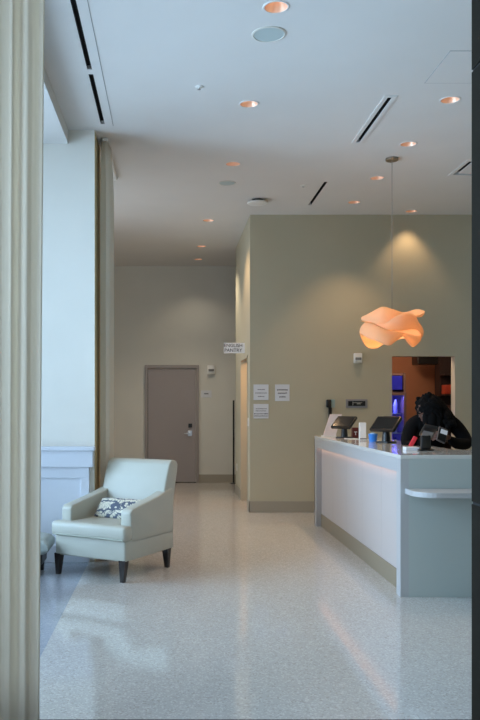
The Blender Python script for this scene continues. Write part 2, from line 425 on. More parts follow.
def speaker(x, y, r_, label):
    r = thing('ceiling_speaker', label, 'speaker', (x, y, H), 0, 'round ceiling speakers')
    auto(MB().lathe((0, 0, 0), [(r_, 0), (r_, -.004), (r_*.9, -.007), (r_*.88, -.004)]).build('speaker_ring', M['offwhite'], r))
    MB().cyl((0, 0, -.004), (0, 0, -.001), r_*.88, n=36).build('speaker_grille', M['grey'] if 0 else mat('speaker_mesh', (178, 190, 188), .8), r)
speaker(.678, 5.487, .118, 'round pale ceiling speaker beside the nearest downlight')
speaker(.655, 9.196, .10, 'faint round ceiling speaker behind the third downlight of the left row')
r = thing('round_ceiling_diffuser', 'round white drop diffuser in ceiling by the corner of reception wall', 'air vent', (1.087, 9.96, H))
auto(MB().lathe((0, 0, 0), [(.07, 0), (.07, -.035), (.0005, -.035)]).build('neck', M['slotblack'], r))
auto(MB().lathe((0, 0, 0), [(.0005, -.030), (.12, -.030), (.128, -.04), (.12, -.05), (.06, -.058), (.0005, -.06)]).build('dish', M['white'], r))
def sprinkler(x, y, label):
    r = thing('fire_sprinkler', label, 'sprinkler', (x, y, H), 0, 'small white ceiling sprinklers')
    auto(MB().lathe((0, 0, 0), [(.034, 0), (.032, -.004), (.008, -.007), (.007, -.02), (.0005, -.02)]).build('escutcheon', M['white'], r))
    MB().cyl((0, 0, -.023), (0, 0, -.020), .013, n=20).build('deflector', M['steel'], r)
sprinkler(.234, 6.40, 'small white fire sprinkler in the near ceiling')
sprinkler(1.55, 9.3, 'small fire sprinkler in ceiling near far slot vent')
# square diffuser and access panel
r = thing('square_diffuser', 'square white ceiling air diffuser at the right edge', 'air vent', (3.379, 8.616, H))
MB().box(-.29, -.25, -.29, .29, -.006, 0).box(.25, .29, -.29, .29, -.006, 0).box(-.25, .25, -.29, -.25, -.006, 0).box(-.25, .25, .25, .29, -.006, 0).build('diffuser_frame', M['ceiling'], r)
MB().box(-.25, .25, -.25, .25, .035, .045).build('diffuser_box', M['slotblack'], r)
MB().box(-.205, .205, -.205, .205, -.002, .006, .002).build('diffuser_plate', M['ceiling'], r)
r = tag(MB().box(2.017, 2.57, 5.75, 6.32, H-.003, H, .001).build('access_panel', M['ceiling']), 'square flush access panel in ceiling at upper right', 'access panel')
MB().box(2.010, 2.017, 5.743, 6.327, H-.002, H).box(2.57, 2.577, 5.743, 6.327, H-.002, H).box(2.017, 2.57, 5.743, 5.75, H-.002, H).box(2.017, 2.57, 6.32, 6.327, H-.002, H).build('panel_gap', M['joint'], r)

# ------------------------------------------------------------------ curtains
def curtain(name, pts_fn, n, z0, z1, label, group=None):
    bm = bmesh.new(); rows = 14; cols = []
    for i in range(n+1):
        t = i/n; col = []
        for k in range(rows+1):
            h = k/rows
            p = pts_fn(t, h); col.append(bm.verts.new((p[0], p[1], z0+(z1-z0)*h)))
        cols.append(col)
    for a, b in zip(cols, cols[1:]):
        for k in range(rows): bm.faces.new((a[k], b[k], b[k+1], a[k+1]))
    me = bpy.data.meshes.new(name); bm.to_mesh(me); bm.free(); me.materials.append(M['curtain'])
    for p in me.polygons: p.use_smooth = True
    o = bpy.data.objects.new(name, me); C.objects.link(o)
    so = o.modifiers.new('s', 'SOLIDIFY'); so.thickness = .006
    return tag(o, label, 'curtain', group)
def near_c(t, h):
    x = -1.50 + (1.50-.562)*t
    f = 14*t
    return (x + .006*math.sin(f*2*PI*.7+1) - .02*h**2*0 + .028*(h-.45), 3.50 + 0.010*math.sin(f*2*PI*.9) + .005*math.sin(f*9.1+h*1.5) + .008*math.sin(h*5+t*9), 0)
nc = curtain('drawn_curtain', near_c, 320, .02, H-.012, 'large cream pleated curtain filling left edge in foreground')
def far_c(t, h):
    pinch = 1 - .40*max(0, (h-.90)/.10)
    ang = t*7*2*PI
    x = -.622 + (.046*math.sin(ang) + .03*t)*pinch; y = 7.635 + .24*t
    return (x, y, 0)
curtain('drawn_curtain', far_c, 200, .02, H-.03, 'narrow cream curtain gathered behind the white pier and armchair')
bpy.data.objects['drawn_curtain.001'].data.materials[0] = M['curtain_far']
tag(MB().box(-.645, -.595, 7.62, 9.0, H-.03, H-.001, .004).build('curtain_track', M['white']), 'white curtain track on the ceiling above the narrow far curtain', 'curtain rail')

# ------------------------------------------------------------------ armchair
ch = thing('armchair', 'pale leather armchair with dark tapered legs, in front of white pier', 'armchair', (-.500, 7.0, 0), math.radians(-30.5))
base = MB().box(-.362, .362, -.348, .44, .168, .345, .018, 3)
# arms: outline in depth/height with a rising slope towards the back, rounded
auto(base.build('seat_base', M['leather'], ch), 40)
for s in (-1, 1):
    x0, x1 = (.255, .362) if s > 0 else (-.362, -.255)
    a = MB().prism([(-.255, .30), (-.262, .56), (-.235, .588), (-.19, .594), (.20, .66), (.40, .715), (.435, .70), (.44, .30)], 'x', x0, x1, .016)
    auto(a.build('arm', M['leather'], ch), 40)
# reclined back with outward rolled top
bk = MB().prism([(.20, .32), (.225, .45), (.265, .66), (.295, .82), (.33, .935), (.36, .962), (.40, .968), (.45, .955), (.478, .925), (.48, .86), (.462, .74), (.450, .60), (.446, .30)], 'x', -.325, .352, .016)
for v in bk.bm.verts:
    if v.co.z > .5: v.co.y += (v.co.z-.5)*.13; v.co.z -= (v.co.z-.5)*.02
auto(bk.build('backrest', M['leather'], ch), 40)
def cushion(x0, x1, y0, y1, z0, z1, name, m, parent, T=None, crown=.02):
    nx, ny = 24, 24
    bm = bmesh.new(); top = {}; 
    def shape(u, v):  # -1..1
        ex = (1-abs(u)**8)**.5 if abs(u) < 1 else 0; ey = (1-abs(v)**8)**.5 if abs(v) < 1 else 0
        return ex*ey
    def pos(u, v, sg):
        x = (x0+x1)/2 + u*(x1-x0)/2; y = (y0+y1)/2+v*(y1-y0)/2; e = shape(u, v)
        zc = (z0+z1)/2; hh = (z1-z0)/2
        return (x, y, zc + sg*(hh*(.25+.75*e) + (crown if sg > 0 else 0)*(1-u*u)*(1-v*v)))
    A = [[bm.verts.new(pos(math.sin(PI/2*(2*i/nx-1)), math.sin(PI/2*(2*j/ny-1)), 1)) for j in range(ny+1)] for i in range(nx+1)]
    B = [[bm.verts.new(pos(math.sin(PI/2*(2*i/nx-1)), math.sin(PI/2*(2*j/ny-1)), -1)) for j in range(ny+1)] for i in range(nx+1)]
    for i in range(nx):
        for j2 in range(ny):
            bm.faces.new((A[i][j2], A[i+1][j2], A[i+1][j2+1], A[i][j2+1])); bm.faces.new((B[i][j2], B[i][j2+1], B[i+1][j2+1], B[i+1][j2]))
    for i in range(nx):
        bm.faces.new((A[i][0], B[i][0], B[i+1][0], A[i+1][0])); bm.faces.new((A[i][ny], A[i+1][ny], B[i+1][ny], B[i][ny]))
    for j2 in range(ny):
        bm.faces.new((A[0][j2], A[0][j2+1], B[0][j2+1], B[0][j2])); bm.faces.new((A[nx][j2], B[nx][j2], B[nx][j2+1], A[nx][j2+1]))
    mb = MB(); mb.bm.free(); mb.bm = bm
    return mb.build(name, m, parent, smooth=True)
# T-shaped seat cushion: a wide front part ahead of the arms, the rest between them
tc = MB().prism([(-.385, -.385), (.385, -.385), (.385, -.262), (.252, -.262), (.252, .24), (-.252, .24), (-.252, -.262), (-.385, -.262)], 'z', .338, .462, .034)
tc = auto(tc.build('seat_cushion', M['leather'], ch), 50)
MB().tube([(-.362, -.381, .352), (.362, -.381, .352)], .006).build('seam', M['piping'], tc)
for sx in (-1, 1):
    for sy in (-1, 1):
        lx, ly = (.325 if sx > 0 else -.342), (.37 if sy > 0 else -.315)
        l_ = MB(); t = bmesh.new(); bmesh.ops.create_cone(t, cap_ends=True, segments=4, radius1=.024, radius2=.044, depth=.18)
        bmesh.ops.rotate(t, verts=t.verts, cent=(0, 0, 0), matrix=Matrix.Rotation(PI/4, 3, 'Z'))
        for v in t.verts:
            if v.co.z > 0: v.co.x -= 0
            else: v.co.y += sy*.012
        bmesh.ops.translate(t, verts=t.verts, vec=(lx, ly, .09)); l_.add(t)
        l_.build('leg', M['legwood'], ch)
# patterned lumbar pillow leaning on the backrest
pl = cushion(-.235, .235, -.105, .105, -.04, .04, 'lumbar_pillow', M['floral'], None, crown=.03)
pl.location = ch.location + Matrix.Rotation(math.radians(-30.5), 3, 'Z') @ Vector((.025, .085, .528)); pl.rotation_mode = 'XYZ'
pl.rotation_euler = (math.radians(48), 0, math.radians(-30.5))
tag(pl, 'small lumbar pillow in navy floral print on pale armchair seat', 'pillow')

# low bench glimpsed behind the curtain
o = thing('upholstered_bench', 'low pale upholstered bench half hidden behind the foreground curtain', 'bench', (-1.37, 6.95, 0))
cushion(-.34, .34, -.2, .2, .17, .325, 'seat', M['ottoman'], o, crown=.01)
MB().box(-.28, .28, -.14, .14, 0.09, .19, .01).build('frame', M['legwood'], o)
for sx in (-1, 1):
    for sy in (-1, 1): MB().cyl((sx*.24, sy*.11, 0), (sx*.24, sy*.11, .10), .018, .024, 12).build('leg', M['legwood'], o)

# ------------------------------------------------------------------ reception counter
cx0, cy0, cy1 = 1.745, 6.06, 9.66; CT = 1.076
rc = thing('reception_counter', 'long white reception counter with glowing front and olive kickboard', 'counter', (cx0, cy0, 0))
w_ = .66; Lc = cy1-cy0; RX = 2.5
top = MB().prism([(0, 0), (RX, 0), (RX, .70), (w_, .70), (w_, Lc), (0, Lc)], 'z', CT-.03, CT, .0025)
top.build('worktop', M['counter_top'], rc)
fr = MB().box(.0, .018, .105, Lc-.12, CT-.135, CT-.03, .0015).box(.0, .064, 0, .105, 0, CT-.0305, .0015).box(.0, .064, Lc-.12, Lc, 0, CT-.0305, .0015)
fr.box(.0, w_, Lc-.03, Lc, 0, CT-.03)
fr.build('front_frame', M['counter'], rc)
for k in range(5):
    pa = .10+(Lc-.2)*k/5; pb = .10+(Lc-.2)*(k+1)/5
    MB().box(.062, .085, pa+.0012, pb-.0012, .15, CT-.05, .001).build('front_panel', M['frontpanel'], rc)
MB().box(.056, .085, .10, Lc-.1, 0, .15, .001).build('kickboard', M['kick'], rc)
MB().box(.0185, .024, .11, Lc-.13, CT-.130, CT-.118).build('light_strip', M['led'], rc)
MB().box(.063, RX, .0, .04, 0, CT-.03, .0015).build('end_panel', M['endpanel'], rc)
MB().box(.66-.03, .66, .70, Lc-.03, 0.0, CT-.03).box(.66, RX, .66, .70, 0, CT-.03).build('back_panel', M['endpanel'], rc)
def roundrect(x0, x1, y0, y1, r, n=8):
    p = []
    for k in range(n+1):
        a = PI + PI/2*k/n; p.append((x0+r+r*math.cos(a), y0+r+r*math.sin(a)))
    p += [(x1, y0), (x1, y1), (x0, y1)]
    return p
MB().prism(roundrect(.035, RX, -.31, 0, .17), 'z', .783, .823, .004).build('ledge', M['counter'], rc)

# ------------------------------------------------------------------ pendant lamp
px_, py_, pz_ = 2.295, 8.27, Z(328, 8.27)
pd = thing('pendant_lamp', 'wavy wood veneer ribbon pendant glowing orange above reception counter', 'lamp', (px_, py_, pz_))
auto(MB().lathe((0, 0, H-pz_), [(.066, 0), (.066, -.022), (.058, -.028), (.0005, -.028)]).build('ceiling_canopy', M['nickel'], pd))
MB().cyl((0, 0, .03), (0, 0, H-pz_-.025), .0028, n=8).build('suspension_cord', M['grey'], pd)
RU = 8.27/800/6.4
def ribbon(ctrl):
    """closed veneer ribbon: centre line (x, y, depth) with half width and outward lean per control point"""
    n = len(ctrl); bm = bmesh.new(); rows = []; m_ = 8; sub = 12
    def cr(a, b, c, d, t): return .5*((2*b)+(c-a)*t+(2*a-5*b+4*c-d)*t*t+(3*b-a-3*c+d)*t**3)
    for i in range(n):
        P = [ctrl[(i+k-1) % n] for k in range(4)]
        for q in range(sub):
            t = q/sub
            v = [cr(P[0][k], P[1][k], P[2][k], P[3][k], t) for k in range(5)]
            dep = 1 + v[2]*RU/8.27
            c = Vector(((v[0]-235)*dep + (px_/RU)*(dep-1), v[2], (178-v[1])*dep + ((pz_-EYE)/RU)*(dep-1)))
            outw = Vector((v[0]-235, v[2]*1.1, 0)).normalized()
            row = []
            for k in range(m_+1):
                u = 2*k/m_-1
                p = c + Vector((0, 0, 1))*(u*v[3]) + outw*(v[4]*u*.5 + v[3]*.38*(1-u*u))
                row.append(bm.verts.new(p*RU))
            rows.append(row)
    N = len(rows)
    for i in range(N):
        A_, B_ = rows[i], rows[(i+1) % N]
        for k in range(m_): bm.faces.new((A_[k], B_[k], B_[k+1], A_[k+1]))
    mb = MB(); mb.bm.free(); mb.bm = bm
    o = mb.build('shade_ribbon', M['veneer'], pd, smooth=True)
    so = o.modifiers.new('s', 'SOLIDIFY'); so.thickness = .002
    return o
ribbon([(42,118,0,12,0),(100,108,-95,34,-20),(170,96,-150,54,-30),(245,98,-150,40,-20),(300,93,-115,15,0),(352,100,-70,8,0),(402,103,-15,7,0),(436,88,45,16,20),(388,78,105,22,20),(325,92,145,18,10),(240,110,160,30,0),(150,110,150,32,0),(80,116,90,26,0)])
ribbon([(62,150,20,10,0),(120,152,-110,10,0),(190,166,-165,18,20),(250,150,-180,42,40),(310,138,-170,54,40),(370,140,-125,44,20),(405,168,-50,28,0),(424,205,20,38,0),(395,200,100,36,0),(300,165,160,36,0),(180,155,170,36,0),(95,150,100,26,0)])
ribbon([(42,185,-20,34,-20),(90,192,-110,50,-40),(150,214,-160,52,-40),(210,238,-168,52,-30),(262,230,-150,30,0),(308,222,-110,12,10),(345,245,-80,26,20),(382,264,-40,36,20),(418,238,10,18,0),(390,215,90,30,0),(300,215,150,34,0),(200,240,165,38,0),(120,276,130,36,24),(60,258,60,38,20)])
MB().sphere((0, 0, 0.0), .04, n=16).build('bulb', mat('pendant_bulb', (255, 220, 180), .4, emit=(255, 190, 130), es=12), pd, smooth=True)
MB().cyl((0, 0, .035), (0, 0, .09), .018, n=16).build('socket', M['white'], pd)
l = bpy.data.lights.new('pendant_glow', 'POINT'); l.energy = 14; l.color = (1, .52, .22); l.shadow_soft_size = .05
lo = bpy.data.objects.new('pendant_glow', l); C.objects.link(lo); lo.location = (px_, py_, pz_-.0)

# ------------------------------------------------------------------ wall fittings and signs
def text(body, size, m, parent, loc, rot=(PI/2, 0, 0), ext=.0006):
    cu = bpy.data.curves.new('lettering', 'FONT'); cu.body = body; cu.size = size; cu.align_x = 'CENTER'; cu.align_y = 'CENTER'; cu.extrude = ext; cu.resolution_u = 3
    t = bpy.data.objects.new('tmp', cu); C.objects.link(t); bpy.context.view_layer.update()
    me = bpy.data.meshes.new_from_object(t.evaluated_get(bpy.context.evaluated_depsgraph_get())); bpy.data.objects.remove(t)
    me.materials.clear(); me.materials.append(m)
    o = bpy.data.objects.new('lettering', me); C.objects.link(o); o.parent = parent; o.location = loc; o.rotation_euler = rot
    return o
# pantry blade sign hung out from the corridor wall
sy = 11.5
sg = thing('blade_sign', 'white projecting pantry sign with black lettering at the corridor corner', 'sign', (X(234, sy), sy, Z(348, sy)))
hw = X(244, sy)-X(234, sy)
MB().box(-hw, XC-.0-X(234, sy), -.006, .006, -.075, .075, .002).build('sign_plate', M['paper'], sg)
text('ENGLISH', .068, M['blackink'], sg, (-.012, -.0075, .034))
text('PANTRY', .068, M['blackink'], sg, (-.012, -.0075, -.034))
# paper notices: their lines are too small to read, kept as short ink strokes
def notice(px0, px1, py0, py1, lines, m, label, D=YM):
    cxn = X((px0+px1)/2, D); czn = Z((py0+py1)/2, D); hw = (px1-px0)/2*D/800; hh = (py1-py0)/2*D/800
    r = thing('paper_notice', label, 'sign', (cxn, D, czn), 0, 'notices on the wall')
    MB().box(-hw, hw, -.006, 0, -hh, hh, .001).build('sheet', M['paper'], r)
    k = MB(); rnd = random.Random(px0)
    for (v, wv, hv) in lines:
        x = -wv*hw
        while x < wv*hw:
            st = rnd.uniform(.006, .013)
            k.box(x, min(x+st, wv*hw+.003), -.0072, -.0055, v*hh-hv/2*rnd.uniform(.6, 1), v*hh+hv/2*rnd.uniform(.6, 1)); x += st+.005
    k.build('lettering', m, r)
    return r
notice(253.5, 268.5, 384.5, 400, [(.35, .45, .012), (-.1, .75, .012), (-.55, .4, .012)], M['ink'], 'upper left white notice of three on the reception wall, faint lines')
notice(275, 289.5, 384.5, 401, [(.35, .7, .020), (-.05, .6, .020), (-.5, .4, .020)], M['blackink'], 'right hand white notice on the reception wall with bold black lines')
notice(253.5, 268.5, 404, 418.5, [(.35, .7, .010), (.05, .7, .010), (-.35, .9, .014), (-.65, .9, .014)], M['ink'], 'lower left notice below the other two on the reception wall')
notice(201, 211.5, 390.5, 397.5, [(.1, .4, .030)], M['ink'], 'small white notice right of the grey door', YF)
def strobe(px, py, D, label, s=1.0):
    r = thing('fire_alarm_strobe', label, 'alarm', (X(px, D), D, Z(py, D)), 0, 'white wall fire alarms')
    auto(MB().box(-.055*s, .055*s, -.045*s, 0, -.065*s, .07*s, .010).build('housing', M['white'], r))
    MB().box(-.04*s, .04*s, -.062*s, -.045*s, -.02*s, .012*s, .005).build('strobe_lens', M['grey'], r)
    MB().box(-.045*s, .045*s, -.06*s, -.04*s, -.058*s, -.042*s, .003).build('sounder_grille', M['offwhite'], r)
strobe(357.5, 358.5, YM, 'white fire alarm strobe on reception wall left of the doorway')
strobe(211, 370, YF, 'white fire alarm strobe right of the grey door', 1.25)
# wall intercom panel
r = thing('wall_intercom', 'silver wall panel with a black display above the counter', 'control panel', (X(356.5, YM), YM, Z(403.5, YM)))
MB().box(-.145, .145, -.012, 0, -.058, .058, .003).build('face_plate', mat('brushed_plate', (150, 150, 155), .45, metal=.5), r)
MB().box(-.115, .115, -.017, -.012, -.033, .033, .001).build('display', M['black'], r)
MB().box(-.055, .07, -.019, -.017, .008, .013).box(.0, .05, -.019, -.017, -.008, .0).box(-.055, -.05, -.019, -.017, -.025, .025).build('button_marks', M['offwhite'], r)
# wall phone and cord
r = thing('wall_phone', 'black handset hanging on pale wall plate with a cord down to the counter', 'phone', (X(330, YM), YM, Z(403.5, YM)))
MB().box(-.05, .065, -.012, 0, -.055, .055, .004).build('wall_plate', mat('phone_plate', (150, 178, 180), .4), r)
auto(MB().box(-.06, .012, -.06, -.012, -.052, .055, .018, 3).build('handset', M['black'], r))
MB().box(-.028, .018, -.045, -.012, -.2, -.05, .01).tube([(-.01, -.03, -.18), (-.02, -.05, -.26), (-.035, -.05, -.36)], .012).build('cord', M['black'], r)
# switches
for y_, z_, nm, lb in ((11.0, Z(422, 11.0), 'light_switch', 'white light switch by the pantry doorway'), (12.85, Z(467, 12.85), 'wall_outlet', 'white wall outlet low on the corridor wall')):
    r = thing(nm, lb, 'switch' if nm == 'light_switch' else 'outlet', (XC, y_-.03, z_))
    MB().box(-.006, 0, -.035, .035, -.058, .058, .002).build('cover_plate', M['white'], r)
    MB().box(-.010, -.006, -.010, .010, -.022, .022, .001).build('rocker' if nm == 'light_switch' else 'socket_face', M['offwhite'], r)
# black pole against the far wall
r = thing('black_pole', 'slim black pole standing against the far corridor wall', 'pole', (X(233.6, 14.6), 14.6, 0))
MB().cyl((0, 0, .012), (0, 0, 1.52), .016, n=14).build('shaft', M['black'], r)
MB().cyl((0, 0, 0), (0, 0, .014), .06, n=24).build('foot', M['black'], r)

# ------------------------------------------------------------------ things on the counter
def pos_terminal(loc, rz, label, tilt=38, s=1.0, display=False):
    r = thing('payment_terminal', label, 'terminal', loc, rz, 'black tablet terminals on the counter')
    auto(MB().box(-.062*s, .062*s, -.07*s, .07*s, 0, .014*s, .005).cyl((0, .0, .01*s), (0, .0, .12*s), .038*s, .028*s, 20).build('stand', M['black'], r))
    R = Matrix.Rotation(math.radians(tilt), 3, 'X')
    c = Vector((0, -.005, .165*s))
    hd = MB().box(-.125*s, .125*s, -.088*s, .088*s, -.016*s, .016*s, .008, 2)
    bmesh.ops.transform(hd.bm, matrix=Matrix.Translation(c) @ R.to_4x4(), verts=hd.bm.verts)
    h_ = auto(hd.build('tablet_housing', M['black'], r))
    sc = MB().box(-.11*s, .11*s, -.072*s, .072*s, .016*s, .018*s)
    bmesh.ops.transform(sc.bm, matrix=Matrix.Translation(c) @ R.to_4x4(), verts=sc.bm.verts)
    sc.build('screen', M['screen'], h_)
    if display:
        MB().box(-.07*s, .05*s, .055*s, .068*s, .16*s, .235*s, .004).build('customer_display', M['black'], r)
    return r
# screens face the clerk's side (+X), so the backs tilt up over the counter front
pos_terminal((1.965, 9.02, CT), math.radians(-50), 'far black tablet terminal beside the slanted white sign', 42, 1.05)
pos_terminal((2.14, 7.92, CT), math.radians(-50), 'middle black tablet terminal beside the blue tub', 42, 1.12, True)
# slanted white sign
r = thing('slanted_sign', 'white slanted display board at far end of the counter', 'sign', (1.80, 9.42, CT))
q = MB().prism([(0, 0), (.10, .265), (.112, .262), (.02, 0)], 'y', 0, .012)
bmesh.ops.rotate(q.bm, verts=q.bm.verts, cent=(0, 0, 0), matrix=Matrix.Rotation(0, 3, 'Z'))
q.bm.free(); q.bm = bmesh.new()
q.prism([(0, 0), (.085, .262), (.225, .262), (.15, 0)], 'y', 0, .012, .002)
q.build('board', mat('board_face', (226, 220, 222), .6), r)
MB().prism([(.0, 0), (.16, 0), (.16, .008), (.0, .008)], 'y', -.02, .10).build('foot', M['white'], r)
# little boxes and cup
r = thing('card_box', 'small dark red card box with a white emblem on the counter', 'box', (X(355, 9.1), 9.1, CT))
MB().box(-.035, .035, -.03, .03, 0, .115, .003).build('box_body', M['darkred'], r)
MB().box(-.018, .018, -.032, -.030, .062, .070).box(-.004, .004, -.032, -.030, .03, .062).build('emblem', M['paper'], r)
r = thing('white_carton', 'slim upright white carton on the counter beside the dark red box', 'box', (X(362.5, 8.55), 8.55, CT))
MB().box(-.034, .034, -.028, .028, 0, .185, .004).build('carton_body', M['white'], r)
MB().box(-.034, .034, -.0295, -.028, .008, .02).build('carton_band', M['grey'], r)
r = thing('blue_tub', 'bright blue tub on the counter beneath the middle tablet', 'container', (X(373, 8.15), 8.15, CT))
auto(MB().lathe((0, 0, 0), [(.0005, 0), (.038, 0), (.046, .075), (.048, .08), (.044, .08), (.036, .01), (.0005, .01)]).build('tub_body', M['blue'], r))
MB().sphere((0, 0, .07), .038, (1, 1, .6), 14).build('contents', mat('pale_blue_contents', (150, 200, 240), .5), r, smooth=True)
tag(MB().tube([(1.93, 8.85, CT+.004), (2.02, 8.75, CT+.004), (2.05, 8.62, CT+.004), (2.12, 8.5, CT+.004), (2.14, 8.25, CT+.004), (2.18, 8.02, CT+.004)], .004, 8).build('power_cord', M['offwhite']), 'thin pale cord lying on the counter between the two tablets', 'cord')
r = thing('paper_stack', 'short stack of white paper slips near the counter corner', 'paper', (X(411, 6.70), 6.70, CT))
for k in range(1): MB().box(-.055, .055, -.05, .05, 0, .026, .002).build('slips', M['paper'], r)
# near terminal seen from behind, on its stand
r = thing('payment_terminal', 'near black payment terminal standing in front of the person', 'terminal', (X(425.5, 6.62), 6.62, CT), 0, 'black tablet terminals on the counter')
auto(MB().box(-.058, .058, -.05, .05, 0, .012, .004).box(-.040, .040, -.022, .022, .010, .125, .01).build('stand', M['black'], r))
R = Matrix.Rotation(math.radians(-30), 3, 'X') @ Matrix.Rotation(math.radians(14), 3, 'Y')
hd = MB().box(-.055, .055, -.085, .085, -.014, .014, .006)
bmesh.ops.transform(hd.bm, matrix=Matrix.Translation((.03, .02, .16)) @ R.to_4x4(), verts=hd.bm.verts)
h_ = auto(hd.build('reader_housing', M['black'], r))
k = MB().box(-.04, .04, -.02, .06, -.018, -.014)
bmesh.ops.transform(k.bm, matrix=Matrix.Translation((.03, .02, .16)) @ R.to_4x4(), verts=k.bm.verts)
k.build('reader_back_label', M['grey'], h_)

# ------------------------------------------------------------------ person behind the counter
def skin_chain(name, verts, edges, radii, m, parent, sub=2, root=0):
    me = bpy.data.meshes.new(name); me.from_pydata([tuple(v) for v in verts], edges, []); me.materials.append(m)
    o = bpy.data.objects.new(name, me); C.objects.link(o)
    sk = o.modifiers.new('skin', 'SKIN'); sk.use_smooth_shade = True; sk.use_x_symmetry = False
    for i, v in enumerate(me.skin_vertices[0].data):
        rr = radii[i]; v.radius = rr if isinstance(rr, tuple) else (rr, rr); v.use_root = (i == root)
    ss = o.modifiers.new('sub', 'SUBSURF'); ss.levels = sub; ss.render_levels = sub
    bpy.context.view_layer.update()
    me2 = bpy.data.meshes.new_from_object(o.evaluated_get(bpy.context.evaluated_depsgraph_get()))
    o.modifiers.clear(); o.data = me2; me2.materials.clear(); me2.materials.append(m)
    for p in me2.polygons: p.use_smooth = True
    if parent: o.parent = parent
    return o
def merged(objs, name, m, parent):
    bm = bmesh.new()
    for o in objs:
        t = o.data.copy(); t.transform(o.matrix_local); bm.from_mesh(t); bpy.data.meshes.remove(t)
    me = bpy.data.meshes.new(name); bm.to_mesh(me); bm.free(); me.materials.append(m)
    for p in me.polygons: p.use_smooth = True
    for o in objs: bpy.data.objects.remove(o)
    n = bpy.data.objects.new(name, me); C.objects.link(n); n.parent = parent; return n
pr = thing('person', 'person in black with long dark hair, bent over a handheld device behind counter', 'person', (2.50, 7.66, 0), math.radians(-8))
# local axes: faces -Y; joints in metres from the feet
J = [(0, .10, .90), (0, .06, 1.02), (0, 0, 1.17), (0, -.06, 1.28), (-.01, -.10, 1.34), (-.03, -.125, 1.37),
     (-.10, -.05, 1.30), (-.18, -.05, 1.27), (-.235, -.10, 1.12), (-.245, -.18, 1.045), (-.15, -.30, 1.10), (-.085, -.39, 1.145),
     (.10, -.05, 1.31), (.19, -.05, 1.285), (.275, -.08, 1.17), (.315, -.12, 1.08), (.16, -.30, 1.10), (.085, -.39, 1.15),
     (-.10, .10, .84), (-.11, .06, .48), (-.115, .12, .10), (.10, .10, .84), (.11, .06, .48), (.115, .12, .10)]
E = [(0, 1), (1, 2), (2, 3), (3, 4), (4, 5), (3, 6), (6, 7), (7, 8), (8, 9), (9, 10), (10, 11), (3, 12), (12, 13), (13, 14), (14, 15), (15, 16), (16, 17),
     (0, 18), (18, 19), (19, 20), (0, 21), (21, 22), (22, 23)]
Rr = [(.16, .11), (.135, .10), (.155, .11), (.13, .095), (.05, .05), (.045, .045),
      (.09, .085), (.082, .08), (.075, .072), (.062, .06), (.054, .05), (.030, .028),
      (.09, .085), (.082, .08), (.075, .072), (.062, .06), (.054, .05), (.030, .028),
      (.095, .095), (.065, .065), (.045, .045), (.095, .095), (.065, .065), (.045, .045)]
skin_chain('body', J, E, Rr, M['jacket'], pr)
# neck and head with a face turned down and to the left
head = []
hm = MB(); hm.sphere((0, 0, 0), .1, (.76, .94, 1.12), 28)
for v in hm.bm.verts:
    x, y, z = v.co
    if z < 0: v.co.x *= 1 - .28*(-z/.112)**1.5; v.co.y = y*(1-.12*(-z/.112)) - .012*(-z/.112)
    if y < -.05 and abs(z-.012) < .02 and .018 < abs(x) < .045: v.co.y += .007
    if y < -.06 and abs(x) < .014 and -.035 < z < .015: v.co.y -= .016*(1-abs(x)/.014)*(1 if z < -.01 else .55)
hm.sphere((0, -.098, -.022), .013, (1, 1, .8), 10)
for s in (-1, 1): hm.sphere((s*.076, .01, -.005), .022, (.35, .7, 1.2), 10)
hd_ = hm.build('head', M['skin'], pr, smooth=True)
hd_.location = (-.055, -.15, 1.39); hd_.rotation_euler = (math.radians(40), math.radians(-6), math.radians(-72))
for s in (-1, 1):
    MB().sphere((s*.031, -.083, .010), .011, (1.2, .5, .7), 10).build('eye', M['grey'], hd_, smooth=True)
    MB().sphere((s*.031, -.0875, .010), .0055, (1, .5, 1), 8).build('iris', M['black'], hd_, smooth=True)
MB().sphere((0, -.086, -.056), .02, (1.2, .4, .36), 12).build('lips', mat('lips', (120, 52, 48), .5), hd_, smooth=True)
# hair: full curly mass round crown, sides and back falling to the shoulders
hb = bmesh.new(); bmesh.ops.create_icosphere(hb, subdivisions=5, radius=1)
for v in hb.verts:
    d = v.co.normalized()
    r_ = Vector((d.x*.128, d.y*.13, d.z*.135))
    if d.z < 0: r_.z *= 1.35 if d.y > -.35 else .9; 
    n_ = noise.noise(d*4.5)*.022 + noise.noise(d*11)*.014
    p = r_ + d*n_ + Vector((0, .035, .0))
    if d.y < -.55 and d.z < .30 and abs(d.x) < .5: p.y = max(p.y, -.045)
    v.co = p
hmb = MB(); hmb.bm.free(); hmb.bm = hb
hr = hmb.build('hair', M['hair'], hd_, smooth=True)
# curls that break up the outline
hk = MB(); rnd = random.Random(3)
for k in range(130):
    a = rnd.uniform(-PI*.1, PI*1.1); ze = rnd.uniform(-.22, .13)
    rad = .118*math.sqrt(max(.15, 1-(max(ze, 0)/.16)**2))
    c0 = Vector((rad*math.cos(a), .03+rad*math.sin(a), ze))
    hk.sphere(c0, rnd.uniform(.014, .026), (1, 1, 1.6), 8)
hk.build('curls', M['hair'], hr, smooth=True)
lk = MB()
for (x, y, z, r0, sz) in ((-.075, -.215, 1.33, .042, 2.2), (-.03, -.235, 1.32, .045, 2.3), (.02, -.22, 1.31, .05, 2.2), (.06, -.17, 1.30, .055, 2.3), (.08, -.10, 1.30, .055, 2.2), (-.115, -.10, 1.28, .04, 2.0)):
    lk.sphere((x, y, z), r0, (1, .8, sz), 14)
lk.build('hair_lengths', M['hair'], pr, smooth=True)
